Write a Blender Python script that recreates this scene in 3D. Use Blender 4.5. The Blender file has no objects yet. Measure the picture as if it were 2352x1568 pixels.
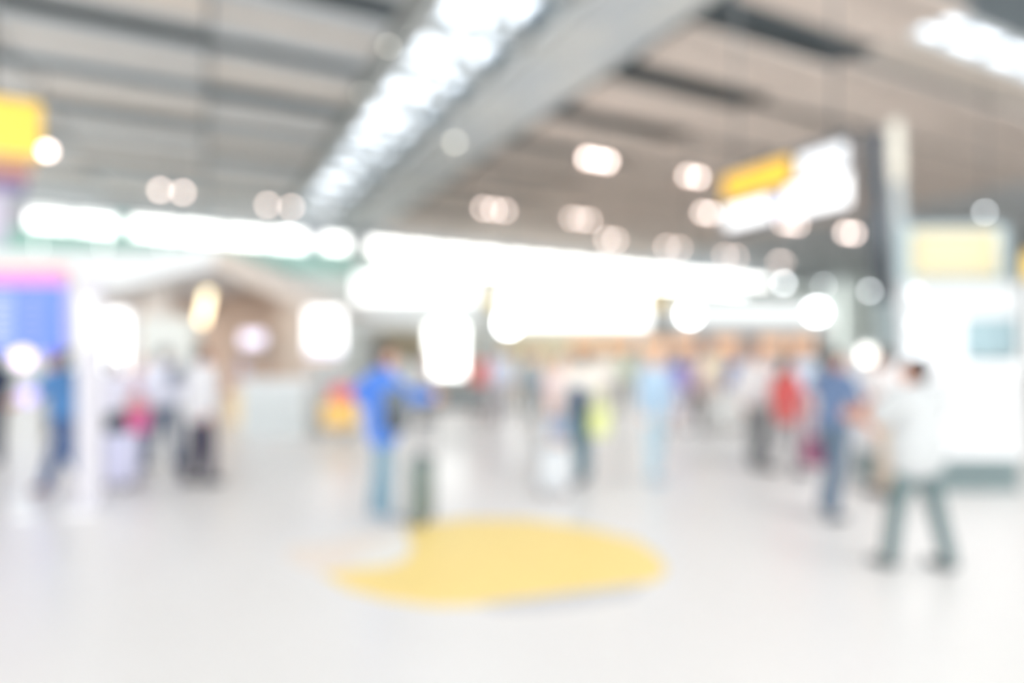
import bpy, bmesh, math, random
from mathutils import Vector, Matrix
random.seed(7)
S = bpy.context.scene
COL = S.collection

# ------------------------------------------------------------------ camera, sky, exposure
YAW = math.radians(26.6)                 # hall axes: X = along the louvres, Y = along the roof truss
FPX, HX, HY, EYE = 1420.0, 1176.0, 800.0, 1.72
cam_d = bpy.data.cameras.new('camera')
cam = bpy.data.objects.new('camera', cam_d)
COL.objects.link(cam)
S.camera = cam
cam.location = (0, 0, EYE)
cam.rotation_euler = (math.pi / 2, 0, -YAW)
cam_d.sensor_width = 36
cam_d.lens = FPX / 2352 * 36
cam_d.shift_y = (HY - 784) / 2352
cam_d.clip_end = 400
cam_d.dof.use_dof = True                 # the whole photograph is out of focus
cam_d.dof.focus_distance = 0.50
cam_d.dof.aperture_fstop = 0.92
cam_d.dof.aperture_blades = 0

W = bpy.data.worlds.new('sky')
S.world = W
W.use_nodes = True
bgn = W.node_tree.nodes['Background']
bgn.inputs['Color'].default_value = (1.0, 0.985, 0.965, 1)
bgn.inputs['Strength'].default_value = 6.0

S.view_settings.view_transform = 'Standard'
S.view_settings.look = 'None'
S.view_settings.gamma = 1
S.view_settings.use_curve_mapping = False
S.view_settings.exposure = 0.0
S.cycles.max_bounces = 6
S.cycles.diffuse_bounces = 4
S.cycles.glossy_bounces = 2
S.cycles.transmission_bounces = 2
S.cycles.transparent_max_bounces = 6
S.cycles.caustics_reflective = False
S.cycles.caustics_refractive = False
S.cycles.use_adaptive_sampling = True
S.cycles.adaptive_threshold = 0.01
S.cycles.use_light_tree = False

# ------------------------------------------------------------------ helpers
FWD = Vector((math.sin(YAW), math.cos(YAW), 0))
RGT = Vector((math.cos(YAW), -math.sin(YAW), 0))

def P(px, py, d):
    """point of the hall at distance d ahead of the photographer"""
    return FWD * d + RGT * ((px - HX) / FPX * d) + Vector((0, 0, EYE + (HY - py) / FPX * d))

def F(px, py):
    """point of the floor"""
    d = FPX * EYE / (py - HY)
    p = P(px, py, d); p.z = 0
    return p

def lin(c):
    c = c / 255.0
    return c / 12.92 if c <= 0.04045 else ((c + 0.055) / 1.055) ** 2.4

MATS = {}
def mat(rgb, rough=0.6, metal=0.0, var=0.06, scale=14, bump=0.0, spec=0.4, name='paint'):
    key = ('m', rgb, rough, metal, var, scale, bump, name)
    if key in MATS: return MATS[key]
    m = bpy.data.materials.new(name); m.use_nodes = True
    nt = m.node_tree; b = nt.nodes['Principled BSDF']
    c = [lin(v) for v in rgb]
    tc = nt.nodes.new('ShaderNodeTexCoord')
    nz = nt.nodes.new('ShaderNodeTexNoise'); nz.inputs['Scale'].default_value = scale; nz.inputs['Detail'].default_value = 3
    mx = nt.nodes.new('ShaderNodeMix'); mx.data_type = 'RGBA'
    mx.inputs[6].default_value = (*[max(0, v * (1 - var)) for v in c], 1)
    mx.inputs[7].default_value = (*[min(1, v * (1 + var)) for v in c], 1)
    nt.links.new(tc.outputs['Object'], nz.inputs['Vector'])
    nt.links.new(nz.outputs['Fac'], mx.inputs[0])
    nt.links.new(mx.outputs[2], b.inputs['Base Color'])
    b.inputs['Roughness'].default_value = rough
    b.inputs['Metallic'].default_value = metal
    b.inputs['Specular IOR Level'].default_value = spec
    if bump:
        bp = nt.nodes.new('ShaderNodeBump'); bp.inputs['Strength'].default_value = bump; bp.inputs['Distance'].default_value = 0.02
        nt.links.new(nz.outputs['Fac'], bp.inputs['Height']); nt.links.new(bp.outputs['Normal'], b.inputs['Normal'])
    MATS[key] = m
    return m

def cloth(rgb): return mat(rgb, 0.85, 0, 0.08, 30, 0.08, 0.2, 'fabric')

def emit(rgb, strength, name='lit_panel', var=0.05, scale=3):
    key = ('e', rgb, strength, var)
    if key in MATS: return MATS[key]
    m = bpy.data.materials.new(name); m.use_nodes = True
    nt = m.node_tree; b = nt.nodes['Principled BSDF']
    c = [lin(v) for v in rgb]
    nz = nt.nodes.new('ShaderNodeTexNoise'); nz.inputs['Scale'].default_value = scale
    tc = nt.nodes.new('ShaderNodeTexCoord')
    mx = nt.nodes.new('ShaderNodeMix'); mx.data_type = 'RGBA'
    mx.inputs[6].default_value = (*[v * (1 - var) for v in c], 1)
    mx.inputs[7].default_value = (*[min(1, v * (1 + var)) for v in c], 1)
    nt.links.new(tc.outputs['Object'], nz.inputs['Vector']); nt.links.new(nz.outputs['Fac'], mx.inputs[0])
    nt.links.new(mx.outputs[2], b.inputs['Emission Color'])
    b.inputs['Emission Strength'].default_value = strength
    b.inputs['Base Color'].default_value = (*[v * 0.3 for v in c], 1)
    b.inputs['Roughness'].default_value = 0.4
    m.cycles.emission_sampling = 'FRONT' if strength == 8.0 else 'NONE'
    MATS[key] = m
    return m

def glass_mat(tint=(0.975, 0.98, 0.975), gloss=0.06, name='glass'):
    key = ('g', tint, gloss)
    if key in MATS: return MATS[key]
    m = bpy.data.materials.new(name); m.use_nodes = True
    nt = m.node_tree; nt.nodes.clear()
    o = nt.nodes.new('ShaderNodeOutputMaterial'); t = nt.nodes.new('ShaderNodeBsdfTransparent')
    g = nt.nodes.new('ShaderNodeBsdfGlossy'); mx = nt.nodes.new('ShaderNodeMixShader')
    t.inputs['Color'].default_value = (*tint, 1); g.inputs['Roughness'].default_value = 0.05
    mx.inputs[0].default_value = gloss
    nt.links.new(t.outputs[0], mx.inputs[1]); nt.links.new(g.outputs[0], mx.inputs[2]); nt.links.new(mx.outputs[0], o.inputs['Surface'])
    MATS[key] = m
    return m

def frame_of(d):
    d = d.normalized()
    a = Vector((0, 0, 1)) if abs(d.z) < 0.9 else Vector((1, 0, 0))
    x = d.cross(a).normalized()
    return x, d.cross(x).normalized(), d

class MB:
    def __init__(s): s.v = []; s.f = []
    def add(s, vs, fs):
        n = len(s.v); s.v += [tuple(v) for v in vs]; s.f += [tuple(i + n for i in f) for f in fs]; return s
    def box(s, c, size, M=None):
        x, y, z = [k / 2 for k in size]
        vs = [Vector((i * x, j * y, k * z)) for i in (-1, 1) for j in (-1, 1) for k in (-1, 1)]
        if M is not None: vs = [M @ v for v in vs]
        vs = [v + Vector(c) for v in vs]
        return s.add(vs, [(0, 1, 3, 2), (4, 6, 7, 5), (0, 4, 5, 1), (2, 3, 7, 6), (0, 2, 6, 4), (1, 5, 7, 3)])
    def rbox(s, c, size, r=0.02):
        """box with chamfered edges"""
        x, y, z = [k / 2 for k in size]; r = min(r, x * .9, y * .9, z * .9)
        bm = bmesh.new(); bmesh.ops.create_cube(bm, size=1)
        for v in bm.verts: v.co = Vector((v.co.x * 2 * x, v.co.y * 2 * y, v.co.z * 2 * z)) + Vector(c)
        bmesh.ops.bevel(bm, geom=list(bm.edges), offset=r, segments=2, affect='EDGES', profile=0.6)
        bm.verts.index_update()
        s.add([v.co for v in bm.verts], [[v.index for v in f.verts] for f in bm.faces]); bm.free(); return s
    def tube(s, p0, p1, r0, r1=None, n=12):
        r1 = r0 if r1 is None else r1
        p0, p1 = Vector(p0), Vector(p1); x, y, _ = frame_of(p1 - p0)
        vs = []
        for p, r in ((p0, r0), (p1, r1)):
            for i in range(n):
                a = 2 * math.pi * i / n; vs.append(p + x * (r * math.cos(a)) + y * (r * math.sin(a)))
        fs = [(i, (i + 1) % n, n + (i + 1) % n, n + i) for i in range(n)] + [tuple(range(n - 1, -1, -1)), tuple(range(n, 2 * n))]
        return s.add(vs, fs)
    def cap(s, p0, r0, p1, r1, n=10, k=3, sx=1.0):
        """tapered limb with round ends"""
        p0, p1 = Vector(p0), Vector(p1); d = p1 - p0
        if d.length < 1e-5: d = Vector((0, 0, 1e-4))
        x, y, z = frame_of(d)
        rings = [(p0 - z * (r0 * math.cos(t)), r0 * math.sin(t)) for t in [math.pi / 2 * j / k for j in range(1, k + 1)]]
        rings += [(p1 + z * (r1 * math.sin(t)), r1 * math.cos(t)) for t in [math.pi / 2 * j / k for j in range(0, k)]]
        vs = [p0 - z * r0]
        for c, r in rings:
            for i in range(n):
                a = 2 * math.pi * i / n; vs.append(c + x * (r * sx * math.cos(a)) + y * (r * math.sin(a)))
        vs.append(p1 + z * r1)
        m = len(rings); fs = [(0, 1 + (i + 1) % n, 1 + i) for i in range(n)]
        for j in range(m - 1):
            a, b = 1 + j * n, 1 + (j + 1) * n
            fs += [(a + i, a + (i + 1) % n, b + (i + 1) % n, b + i) for i in range(n)]
        e = len(vs) - 1; a = 1 + (m - 1) * n
        fs += [(a + i, a + (i + 1) % n, e) for i in range(n)]
        return s.add(vs, fs)
    def ell(s, c, r, M=None, n=14, m=9):
        c = Vector(c); vs = [Vector((0, 0, -r[2]))]
        for j in range(1, m):
            t = -math.pi / 2 + math.pi * j / m
            for i in range(n):
                a = 2 * math.pi * i / n
                vs.append(Vector((r[0] * math.cos(t) * math.cos(a), r[1] * math.cos(t) * math.sin(a), r[2] * math.sin(t))))
        vs.append(Vector((0, 0, r[2])))
        if M is not None: vs = [M @ v for v in vs]
        vs = [v + c for v in vs]
        fs = [(0, 1 + (i + 1) % n, 1 + i) for i in range(n)]
        for j in range(m - 2):
            a, b = 1 + j * n, 1 + (j + 1) * n
            fs += [(a + i, a + (i + 1) % n, b + (i + 1) % n, b + i) for i in range(n)]
        e = len(vs) - 1; a = 1 + (m - 2) * n
        fs += [(a + i, a + (i + 1) % n, e) for i in range(n)]
        return s.add(vs, fs)
    def prism(s, pts, ext):
        """polygon (list of Vectors) extruded by vector ext"""
        n = len(pts); ext = Vector(ext)
        vs = [Vector(p) for p in pts] + [Vector(p) + ext for p in pts]
        fs = [tuple(range(n)), tuple(range(2 * n - 1, n - 1, -1))] + [(i, n + i, n + (i + 1) % n, (i + 1) % n) for i in range(n)]
        return s.add(vs, fs)
    def build(s, name, m, parent=None, smooth=False):
        me = bpy.data.meshes.new(name); me.from_pydata(s.v, [], s.f); me.validate()
        bm = bmesh.new(); bm.from_mesh(me); bmesh.ops.recalc_face_normals(bm, faces=bm.faces); bm.to_mesh(me); bm.free()
        if smooth:
            for p in me.polygons: p.use_smooth = True
        me.materials.append(m)
        o = bpy.data.objects.new(name, me); COL.objects.link(o)
        if parent is not None: o.parent = parent
        return o

def tag(o, label, cat, group=None):
    o['label'] = label; o['category'] = cat
    if group: o['group'] = group
    return o

def thing(name, label, cat, loc=(0, 0, 0), rz=0.0, group=None):
    o = bpy.data.objects.new(name, None); COL.objects.link(o); o.empty_display_size = 0.1
    o.location = loc; o.rotation_euler = (0, 0, rz)
    return tag(o, label, cat, group)

def setting(name):
    o = bpy.data.objects.new(name, None); COL.objects.link(o); o['kind'] = 'structure'
    return o
def st(o): o['kind'] = 'structure'; return o

def copy_part(o, parent, loc=None):
    c = o.copy(); COL.objects.link(c); c.parent = parent
    if loc is not None: c.location = loc
    return c

FACE_CAM = -YAW            # rz for a thing whose local +Y points away from the photographer

# ------------------------------------------------------------------ the hall
U0, U1, V0, V1 = -30.0, 92.0, -20.0, 55.0
ZC, ZD = 12.6, 14.0

def floor_mat():
    m = bpy.data.materials.new('polished_terrazzo'); m.use_nodes = True
    nt = m.node_tree; b = nt.nodes['Principled BSDF']
    tc = nt.nodes.new('ShaderNodeTexCoord')
    vo = nt.nodes.new('ShaderNodeTexVoronoi'); vo.inputs['Scale'].default_value = 60
    nz = nt.nodes.new('ShaderNodeTexNoise'); nz.inputs['Scale'].default_value = 0.7
    r = nt.nodes.new('ShaderNodeValToRGB')
    r.color_ramp.elements[0].color = (0.79, 0.755, 0.735, 1); r.color_ramp.elements[1].color = (0.87, 0.835, 0.815, 1)
    mx = nt.nodes.new('ShaderNodeMix'); mx.data_type = 'FLOAT'; mx.inputs[0].default_value = 0.35
    nt.links.new(tc.outputs['Object'], vo.inputs['Vector']); nt.links.new(tc.outputs['Object'], nz.inputs['Vector'])
    nt.links.new(nz.outputs['Fac'], mx.inputs[2]); nt.links.new(vo.outputs['Distance'], mx.inputs[3])
    nt.links.new(mx.outputs[0], r.inputs['Fac']); nt.links.new(r.outputs['Color'], b.inputs['Base Color'])
    b.inputs['Roughness'].default_value = 0.3; b.inputs['Specular IOR Level'].default_value = 0.5
    return m
st(MB().box(((U0 + U1) / 2, (V0 + V1) / 2, -0.15), (U1 - U0 + 30, V1 - V0 + 30, 0.3)).build('floor', floor_mat()))

# roof deck with its skylight openings
ceiling = setting('ceiling')
M_DECK = mat((128, 138, 144), 0.8, 0, .05, 2, name='dark_roof_deck')
SLOT = (7.6, 10.8)                                   # glazed slot above the truss, runs along Y
strips = [(-17.4, -16.7), (-12.6, -11.9), (-7.8, -7.1), (-3.0, -2.3), (1.8, 2.5), (6.6, 7.3)]  # unseen skylight strips overhead, added to light the floor
XSTRIP = (13.1, 14.7)                               # skylight seen at the upper right corner
def deck(u0, u1, v0, v1):
    MB().box(((u0 + u1) / 2, (v0 + v1) / 2, ZD + .15), (u1 - u0, v1 - v0, .3)).build('roof_deck', M_DECK, ceiling)
edges = [V0] + [e for s in strips for e in s]
for a, b in zip(edges[0::2], edges[1::2]):
    deck(U0, SLOT[0], a, b); deck(SLOT[1], U1, a, b)
VD = V1 + 14
deck(U0, SLOT[0], strips[-1][1], VD); deck(SLOT[1], 18, strips[-1][1], VD)
deck(18, U1, strips[-1][1], XSTRIP[0]); deck(18, U1, XSTRIP[1], VD)

wcount = [0]
M_FRAME = mat((176, 184, 188), 0.45, 0.2, name='aluminium_frame')
M_GLASS = glass_mat()
M_FRIT = glass_mat((.69, .725, .76), .04, 'fritted_glass')
def roof_window(u0, u1, v0, v1, nu, nv, z=ZD + .1):
    wcount[0] += 1
    w = setting('window_%d' % wcount[0])
    fr = MB(); t = .14
    for i in range(nu + 1):
        u = u0 + (u1 - u0) * i / nu; fr.box((u, (v0 + v1) / 2, z), (t, v1 - v0, .25))
    for j in range(nv + 1):
        v = v0 + (v1 - v0) * j / nv; fr.box(((u0 + u1) / 2, v, z), (u1 - u0, t, .25))
    fr.build('window_frame', M_FRAME, w)
    pu, pv = (u1 - u0) / nu, (v1 - v0) / nv
    proto = None
    for i in range(nu):
        for j in range(nv):
            loc = (u0 + pu * (i + .5), v0 + pv * (j + .5), z)
            if proto is None:
                proto = MB().box((0, 0, 0), (pu - .1, pv - .1, .03)).build('window_pane', M_FRIT, w); proto.location = loc
            else: copy_part(proto, w, loc)
roof_window(SLOT[0], SLOT[1], 10.0, V1 - .5, 1, 15)
roof_window(18, U1, XSTRIP[0], XSTRIP[1], 26, 1)
for a_, b_ in strips: roof_window(U0, U1, a_, b_, 20, 1)
roof_window(SLOT[0], SLOT[1], strips[-1][1], 10.0, 1, 1)

# louvre blades hanging below the deck, bay after bay
M_BL = [mat((226, 216, 206), 0.6, 0, .04, 1.5, name='beige_louvre'), mat((206, 210, 213), 0.6, 0, .04, 1.5, name='grey_louvre'),
        mat((230, 217, 207), 0.6, 0, .04, 1.5, name='warm_louvre')]
BAY = 4.75
gaps = [14.9 + BAY * k for k in range(-1, 10)]       # centre of each dark gap
blade_mesh = {}
def blade(u0, u1, v, w, z, tilt, m):
    key = (round(u1 - u0, 2), round(w, 2), round(tilt, 2), m.name)
    if key not in blade_mesh:
        R = Matrix.Rotation(tilt, 3, 'X')
        o = MB().box((0, 0, 0), (u1 - u0 - .12, w, .16), R).build('louvre_blade', m, ceiling)
        blade_mesh[key] = o
    else:
        o = copy_part(blade_mesh[key], ceiling)
    o.location = ((u0 + u1) / 2, v, z)
left_segs = [(-14.5, -6.2), (-6.2, 0.2), (0.2, 6.2)]
right_segs = [(14.6, 22.0), (22.0, 32), (32, 48), (48, 70), (70, 92)]
for k, g in enumerate(gaps):
    for si, (a, b) in enumerate(left_segs):
        lo, hi = g + .75, g + BAY - .75
        n = 3; w = (hi - lo) / n
        for j in range(n):
            blade(a, b, lo + w * (j + .5), w + .04, ZC + .12 * ((j + k + si) % 2), 0.05 * (1 if j == 0 else -1), M_BL[(j + 1) % 2])
    for si, (a, b) in enumerate(right_segs):
        if k == 0 and a >= 18:
            blade(a, b, 13.9, 1.6, ZC, 0, M_BL[0])
            for q in (11.9, 12.6): blade(a, b, q, .34, ZC + .3, .5, M_BL[1])
            continue
        cut = 1.0 if si == 0 else (.45 if si == 1 else .18)
        lo, hi = g + cut, g + BAY - cut
        n = 2 if si else 3; w = (hi - lo) / n
        for j in range(n):
            blade(a, b, lo + w * (j + .5), w + .04, ZC + .1 * ((j + si) % 2), 0.05 * (1 if j == 0 else -1), M_BL[2] if si < 3 else M_BL[1])
# ceiling edge trim along the top of the end windows
skew = []                                        # the end wall stands a little skew to the louvres
trim = st(MB().box(((U0 + U1) / 2, V1 - .4, 12.62), (U1 - U0, .5, .3)).build('trim_1', mat((186, 194, 200), .5, name='grey_trim')))

# ---- the roof truss that runs away to the left: clad flank, steel chords and web tubes under the glazed slot
M_STEEL = mat((186, 190, 190), 0.5, 0.1, name='painted_steel')
M_CLAD = [mat((226, 229, 228), 0.55, 0, .04, 1, name='pale_cladding'), mat((216, 222, 226), 0.55, 0, .04, 1, name='bluish_cladding')]
tr = thing('roof_truss', 'huge pale grey clad roof truss running diagonally under the ceiling', 'truss', (9, 6, ZC))
def tl(u, v, z): return Vector((u - 9, v - 6, z - ZC))
for (u, z, r) in ((6.4, 12.2, .2), (9.75, 11.7, .22), (6.5, 13.9, .16), (9.75, 13.9, .16)):
    MB().tube(tl(u, 9, z), tl(u, V1 - 1, z), r, n=10).build('chord', M_STEEL, tr, True)
v = 10.0; k = 0
while v < V1 - 4:
    MB().tube(tl(6.4, v, 12.2), tl(9.75, v + 1.6, 11.7), .16, n=8).build('web_tube', M_STEEL, tr, True)
    MB().tube(tl(9.75, v + 1.6, 11.7), tl(6.4, v + 3.1, 12.2), .16, n=8).build('web_tube', M_STEEL, tr, True)
    MB().tube(tl(6.4, v, 12.2), tl(6.5, v + 1.6, 13.9), .07, n=8).build('web_tube', M_STEEL, tr, True)
    MB().tube(tl(9.75, v, 11.7), tl(9.75, v + 1.6, 13.9), .07, n=8).build('web_tube', M_STEEL, tr, True)
    # cladding panels of the flank and soffit
    for (ua, za, ub, zb, cm) in ((9.9, 11.75, 12.1, 11.95, 0), (12.1, 11.95, 14.5, 12.75, 1)):
        pts = [tl(ua, v + .03, za), tl(ub, v + .03, zb), tl(ub, v + .03, zb + .12), tl(ua, v + .03, za + .12)]
        MB().prism(pts, (0, 3.04, 0)).build('cladding_panel', M_CLAD[(cm + k) % 2], tr)
    v += 3.1; k += 1
# slim hanger rods and left soffit rail
MB().box(tl(5.9, 32, 12.45), (.5, 44, .25)).build('soffit_rail', mat((150, 152, 150), .6, name='grey_rail'), tr)

# ---- end wall with the bright clerestory
M_WALL = mat((238, 245, 242), .6, 0, .03, .5, name='pale_mint_wall')
M_TEAL = mat((160, 206, 196), .35, 0, .05, .6, name='teal_glass_panel')
ZW0, ZW1 = 10.65, 11.9
we = setting('wall_end')
MB().box(((-30 + U1) / 2, V1 + .2, 4.2), (U1 + 30, .4, 8.4)).build('wall_base', M_WALL, we)
u = -30.0
while u < 9.0:
    MB().box((u + 1.95, V1 + .1, (8.4 + 10.3) / 2), (3.84, .3, 10.3 - 8.4 - .06)).build('teal_panel', M_TEAL, we); u += 3.9
MB().box(((9 + U1) / 2, V1 + .2, (8.4 + ZW0) / 2), (U1 - 9, .4, ZW0 - 8.4)).build('wall_band', M_WALL, we)
MB().box(((-30 + U1) / 2, V1 + .2, (ZW1 + 14) / 2), (U1 + 30, .4, 14 - ZW1)).build('wall_head', mat((196, 204, 210), .5, name='grey_head'), we)
MB().box((-20.6, V1 + .2, 11.1), (18.8, .4, 1.6)).build('wall_pier', mat((190, 188, 198), .6, name='grey_lilac_wall'), we)
MB().box((-5.35, V1 + .2, 11.1), (.9, .4, 1.6)).build('wall_pier', M_TEAL, we)
MB().box((9.0, V1 + .2, 11.1), (1.2, .4, 1.6)).build('wall_pier', mat((190, 188, 198), .6, name='grey_lilac_wall'), we)
MB().box((13.0, V1 + .2, 11.1), (1.8, .4, 1.6)).build('wall_pier', M_STEEL, we)
MB().box((U1 - 9, V1 + .2, 11.3), (18, .4, 1.1)).build('wall_pier', M_WALL, we)
def wall_window(u0, u1, n, z0=ZW0 + .03):
    wcount[0] += 1
    w = setting('window_%d' % wcount[0]); skew.append(w); t = .22; z1 = ZW1
    fr = MB()
    for i in range(n + 1):
        fr.box((u0 + (u1 - u0) * i / n, V1 + .2, (z0 + z1) / 2), (t, .25, z1 - z0))
    fr.box(((u0 + u1) / 2, V1 + .2, z0 + .06), (u1 - u0, .3, .12)); fr.box(((u0 + u1) / 2, V1 + .2, z1 - .06), (u1 - u0, .3, .12))
    fr.build('window_frame', M_FRAME, w)
    p = (u1 - u0) / n; proto = None
    for i in range(n):
        loc = (u0 + p * (i + .5), V1 + .2, (z0 + z1) / 2)
        if proto is None:
            proto = MB().box((0, 0, 0), (p - .1, .03, z1 - z0 - .2)).build('window_pane', M_GLASS, w); proto.location = loc
        else: copy_part(proto, w, loc)
wall_window(-11.2, -5.8, 2, 10.33); wall_window(-4.9, 8.4, 4, 10.33); wall_window(9.6, 12.1, 1, 10.33); wall_window(13.9, 74, 16)
st(MB().box((U1 + .2, (V0 + V1) / 2, 7), (.4, V1 - V0 + 40, 14)).build('wall_right', M_WALL))
# unseen walls beside and behind the photographer, glazed to bring in soft light
def curtain(name, axis, at, a, b):
    w = setting(name); t = .12; fr = MB(); n = int((b - a) / 5)
    for i in range(n + 1):
        q = a + (b - a) * i / n
        fr.box((at, q, 7) if axis == 'u' else (q, at, 7), (t, t, 14))
    for z in (.2, 3.5, 7, 10.5, 13.9):
        fr.box((at, (a + b) / 2, z) if axis == 'u' else ((a + b) / 2, at, z), (t, b - a, t) if axis == 'u' else (b - a, t, t))
    fr.build('window_frame', M_FRAME, w)
    MB().box((at, (a + b) / 2, 7) if axis == 'u' else ((a + b) / 2, at, 7), (.03, b - a, 14) if axis == 'u' else (b - a, .03, 14)).build('window_pane', M_GLASS, w)
curtain('wall_left', 'u', U0, V0, V1)
MB().box((U0 - .1, (V0 + V1) / 2, .6), (.3, V1 - V0, 1.2)).build('wall_dado', M_WALL, bpy.data.objects['wall_left'])
curtain('wall_back', 'v', V0, U0, U1)
MB().box(((U0 + U1) / 2, V0 - .1, 1.25), (U1 - U0, .3, 2.5)).build('wall_dado', M_WALL, bpy.data.objects['wall_back'])
pv = Vector((-8, V1, 0)); RZ = Matrix.Rotation(math.radians(6), 3, 'Z')
for o in [trim, we] + skew:
    o.rotation_euler = (0, 0, math.radians(6)); o.location = pv - RZ @ pv
#PART2

# ------------------------------------------------------------------ people
REMESH = []            # bodies and garments that are fused into one continuous surface at the end
SKIN = [mat((222, 172, 146), .55, 0, .05, 20, name='skin'), mat((198, 140, 112), .55, 0, .05, 20, name='skin_tan'), mat((236, 196, 176), .55, 0, .05, 20, name='skin_fair')]
HAIR = [mat((52, 50, 52), .5, 0, .2, 40, name='dark_hair'), mat((84, 68, 58), .5, 0, .2, 40, name='brown_hair'), mat((190, 160, 110), .5, 0, .15, 40, name='fair_hair')]

def fuse(mb, name, m, parent, voxel, ratio=0.35):
    o = mb.build(name, m, parent, True)
    r = o.modifiers.new('r', 'REMESH'); r.mode = 'VOXEL'; r.voxel_size = voxel; r.use_smooth_shade = True
    s = o.modifiers.new('s', 'SMOOTH'); s.iterations = 3; s.factor = 0.5
    d = o.modifiers.new('d', 'DECIMATE'); d.ratio = ratio
    REMESH.append(o)
    return o

def rotx(v, a): return Matrix.Rotation(a, 3, 'X') @ v
def person(label, px, py, face=0, h=1.68, fem=False, skin=0, hair='short', hcol=0, top=(230, 230, 232), sleeve='long',
           hem=.92, bottom=(70, 80, 90), bkind='trousers', shoe=(70, 70, 74), legs=((10, 8), (-12, 10)), arms=((8, 12, 12), (-8, 12, 12)),
           lean=0, headturn=0, wide=1.0, voxel=.011, group=None, loose=0.0, abd=2.0):
    """legs: (forward swing, knee bend) right, left; arms: (forward, outward, elbow bend) right, left; degrees"""
    s = h / 1.70; loc = F(px, py)
    root = thing('person', label, 'person', loc, -YAW - math.radians(face), group)
    R = math.radians
    shw = (.163 if fem else .185) * wide; hpw = .092
    hipz = 0.90
    # ---- skeleton, hips at origin height
    J = {}
    for i, sd in enumerate((1, -1)):
        fw, kn = legs[i]; ab = R(abd)
        hip = Vector((sd * hpw, 0, hipz))
        td = Vector((sd * math.sin(ab), math.sin(R(fw)), -math.cos(R(fw)))).normalized()
        sdv = Vector((sd * math.sin(ab) * .6, math.sin(R(fw - kn)), -math.cos(R(fw - kn)))).normalized()
        knee = hip + td * .43; ank = knee + sdv * .40
        J['hip', sd], J['knee', sd], J['ank', sd] = hip, knee, ank
    low = min(J['ank', 1].z, J['ank', -1].z); dz = .085 - low
    ln = R(lean)
    def up(v):      # upper body leans about the hips
        q = Vector(v) - Vector((0, 0, hipz)); return rotx(q, -ln) + Vector((0, 0, hipz))
    for i, sd in enumerate((1, -1)):
        fw, out, el = arms[i]
        sh = Vector((sd * shw, -.01, 1.39))
        ud = Vector((sd * math.sin(R(out)), math.sin(R(fw)) * math.cos(R(out)), -math.cos(R(fw)) * math.cos(R(out)))).normalized()
        inw = -sd * math.sin(R(min(el, 110))) * .35 - sd * max(0, math.sin(R(out)) - .35) * .9
        fd = Vector((sd * math.sin(R(out)) * .5 + inw, math.sin(R(fw + el)), -math.cos(R(fw + el)))).normalized()
        el_ = sh + ud * .28; wr = el_ + fd * .24
        J['sh', sd], J['el', sd], J['wr', sd], J['fd', sd] = up(sh), up(el_), up(wr), rotx(fd, -ln)
    T = lambda v: (Vector(v) + Vector((0, 0, dz))) * s
    C = lambda v: T(up(v))
    ht = Matrix.Rotation(-R(headturn), 3, 'Z'); hc = up((0, .025, 1.565))
    Hd = lambda v: T(hc + ht @ Vector(v))
    # ---- body: one continuous surface
    b = MB()
    tw = wide
    b.ell(C((0, 0, 1.26)), (.150 * tw * s, .098 * s, .19 * s)).ell(C((0, 0, 1.07)), (.125 * tw * s, .088 * s, .17 * s)).ell(C((0, 0, .93)), (.150 * tw * s, .105 * s, .12 * s))
    b.cap(C((-shw * .8, -.005, 1.385)), .055 * s, C((shw * .8, -.005, 1.385)), .055 * s)
    b.cap(C((0, -.005, 1.40)), .052 * s, T(hc + Vector((0, -.01, -.06))), .050 * s)
    b.ell(Hd((0, -.012, .03)), (.073 * s, .092 * s, .098 * s), ht).ell(Hd((0, .025, -.05)), (.055 * s, .062 * s, .072 * s), ht)
    b.cap(Hd((0, .082, .012)), .011 * s, Hd((0, .102, -.022)), .014 * s)                       # nose
    for sd in (1, -1):
        b.ell(Hd((sd * .074, -.012, -.01)), (.012 * s, .02 * s, .032 * s), ht)                 # ears
        b.cap(T(J['hip', sd]), .082 * s, T(J['knee', sd]), .052 * s).cap(T(J['knee', sd]), .052 * s, T(J['ank', sd]), .036 * s)
        b.cap(T(J['ank', sd]), .036 * s, T(J['ank', sd] + Vector((0, .10, -.045))), .03 * s)
        b.cap(T(J['sh', sd]), .05 * s, T(J['el', sd]), .037 * s).cap(T(J['el', sd]), .037 * s, T(J['wr', sd]), .026 * s)
        # hand: palm, four fingers of unequal length with a bend, thumb off the side
        fd = J['fd', sd].normalized(); n = Vector((-sd, 0, 0)); n = (n - fd * n.dot(fd)).normalized(); t = fd.cross(n).normalized()
        if t.y < 0 and abs(t.y) > .2: t = -t
        wr = J['wr', sd]
        b.cap(T(wr), .027 * s, T(wr + fd * .075), .026 * s, sx=1.0)
        b.cap(T(wr + fd * .05 + t * .024), .018 * s, T(wr + fd * .05 - t * .024), .018 * s)
        for q, L in zip((-1.5, -.5, .5, 1.5), (.062, .076, .082, .072)):
            p0 = wr + fd * .08 + t * (q * .0215); p1 = p0 + (fd * .85 + n * .35) * (L * .55); p2 = p1 + (fd * .35 + n * .9) * (L * .5)
            b.cap(T(p0), .0095 * s, T(p1), .009 * s, n=8).cap(T(p1), .009 * s, T(p2), .0075 * s, n=8)
        p0 = wr + fd * .03 + t * .028; p1 = p0 + (fd * .6 + t * .75 + n * .2) * .04; p2 = p1 + (fd * .9 + n * .4) * .034
        b.cap(T(p0), .012 * s, T(p1), .0105 * s, n=8).cap(T(p1), .0105 * s, T(p2), .008 * s, n=8)
    fuse(b, 'body', SKIN[skin], root, voxel)
    # ---- face details
    M_EYE = mat((245, 243, 240), .3, 0, .01, 5, name='eye_white'); M_IRIS = mat((48, 38, 34), .3, 0, .05, 5, name='iris'); M_LIP = mat((178, 108, 98), .5, 0, .05, 5, name='lips')
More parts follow.
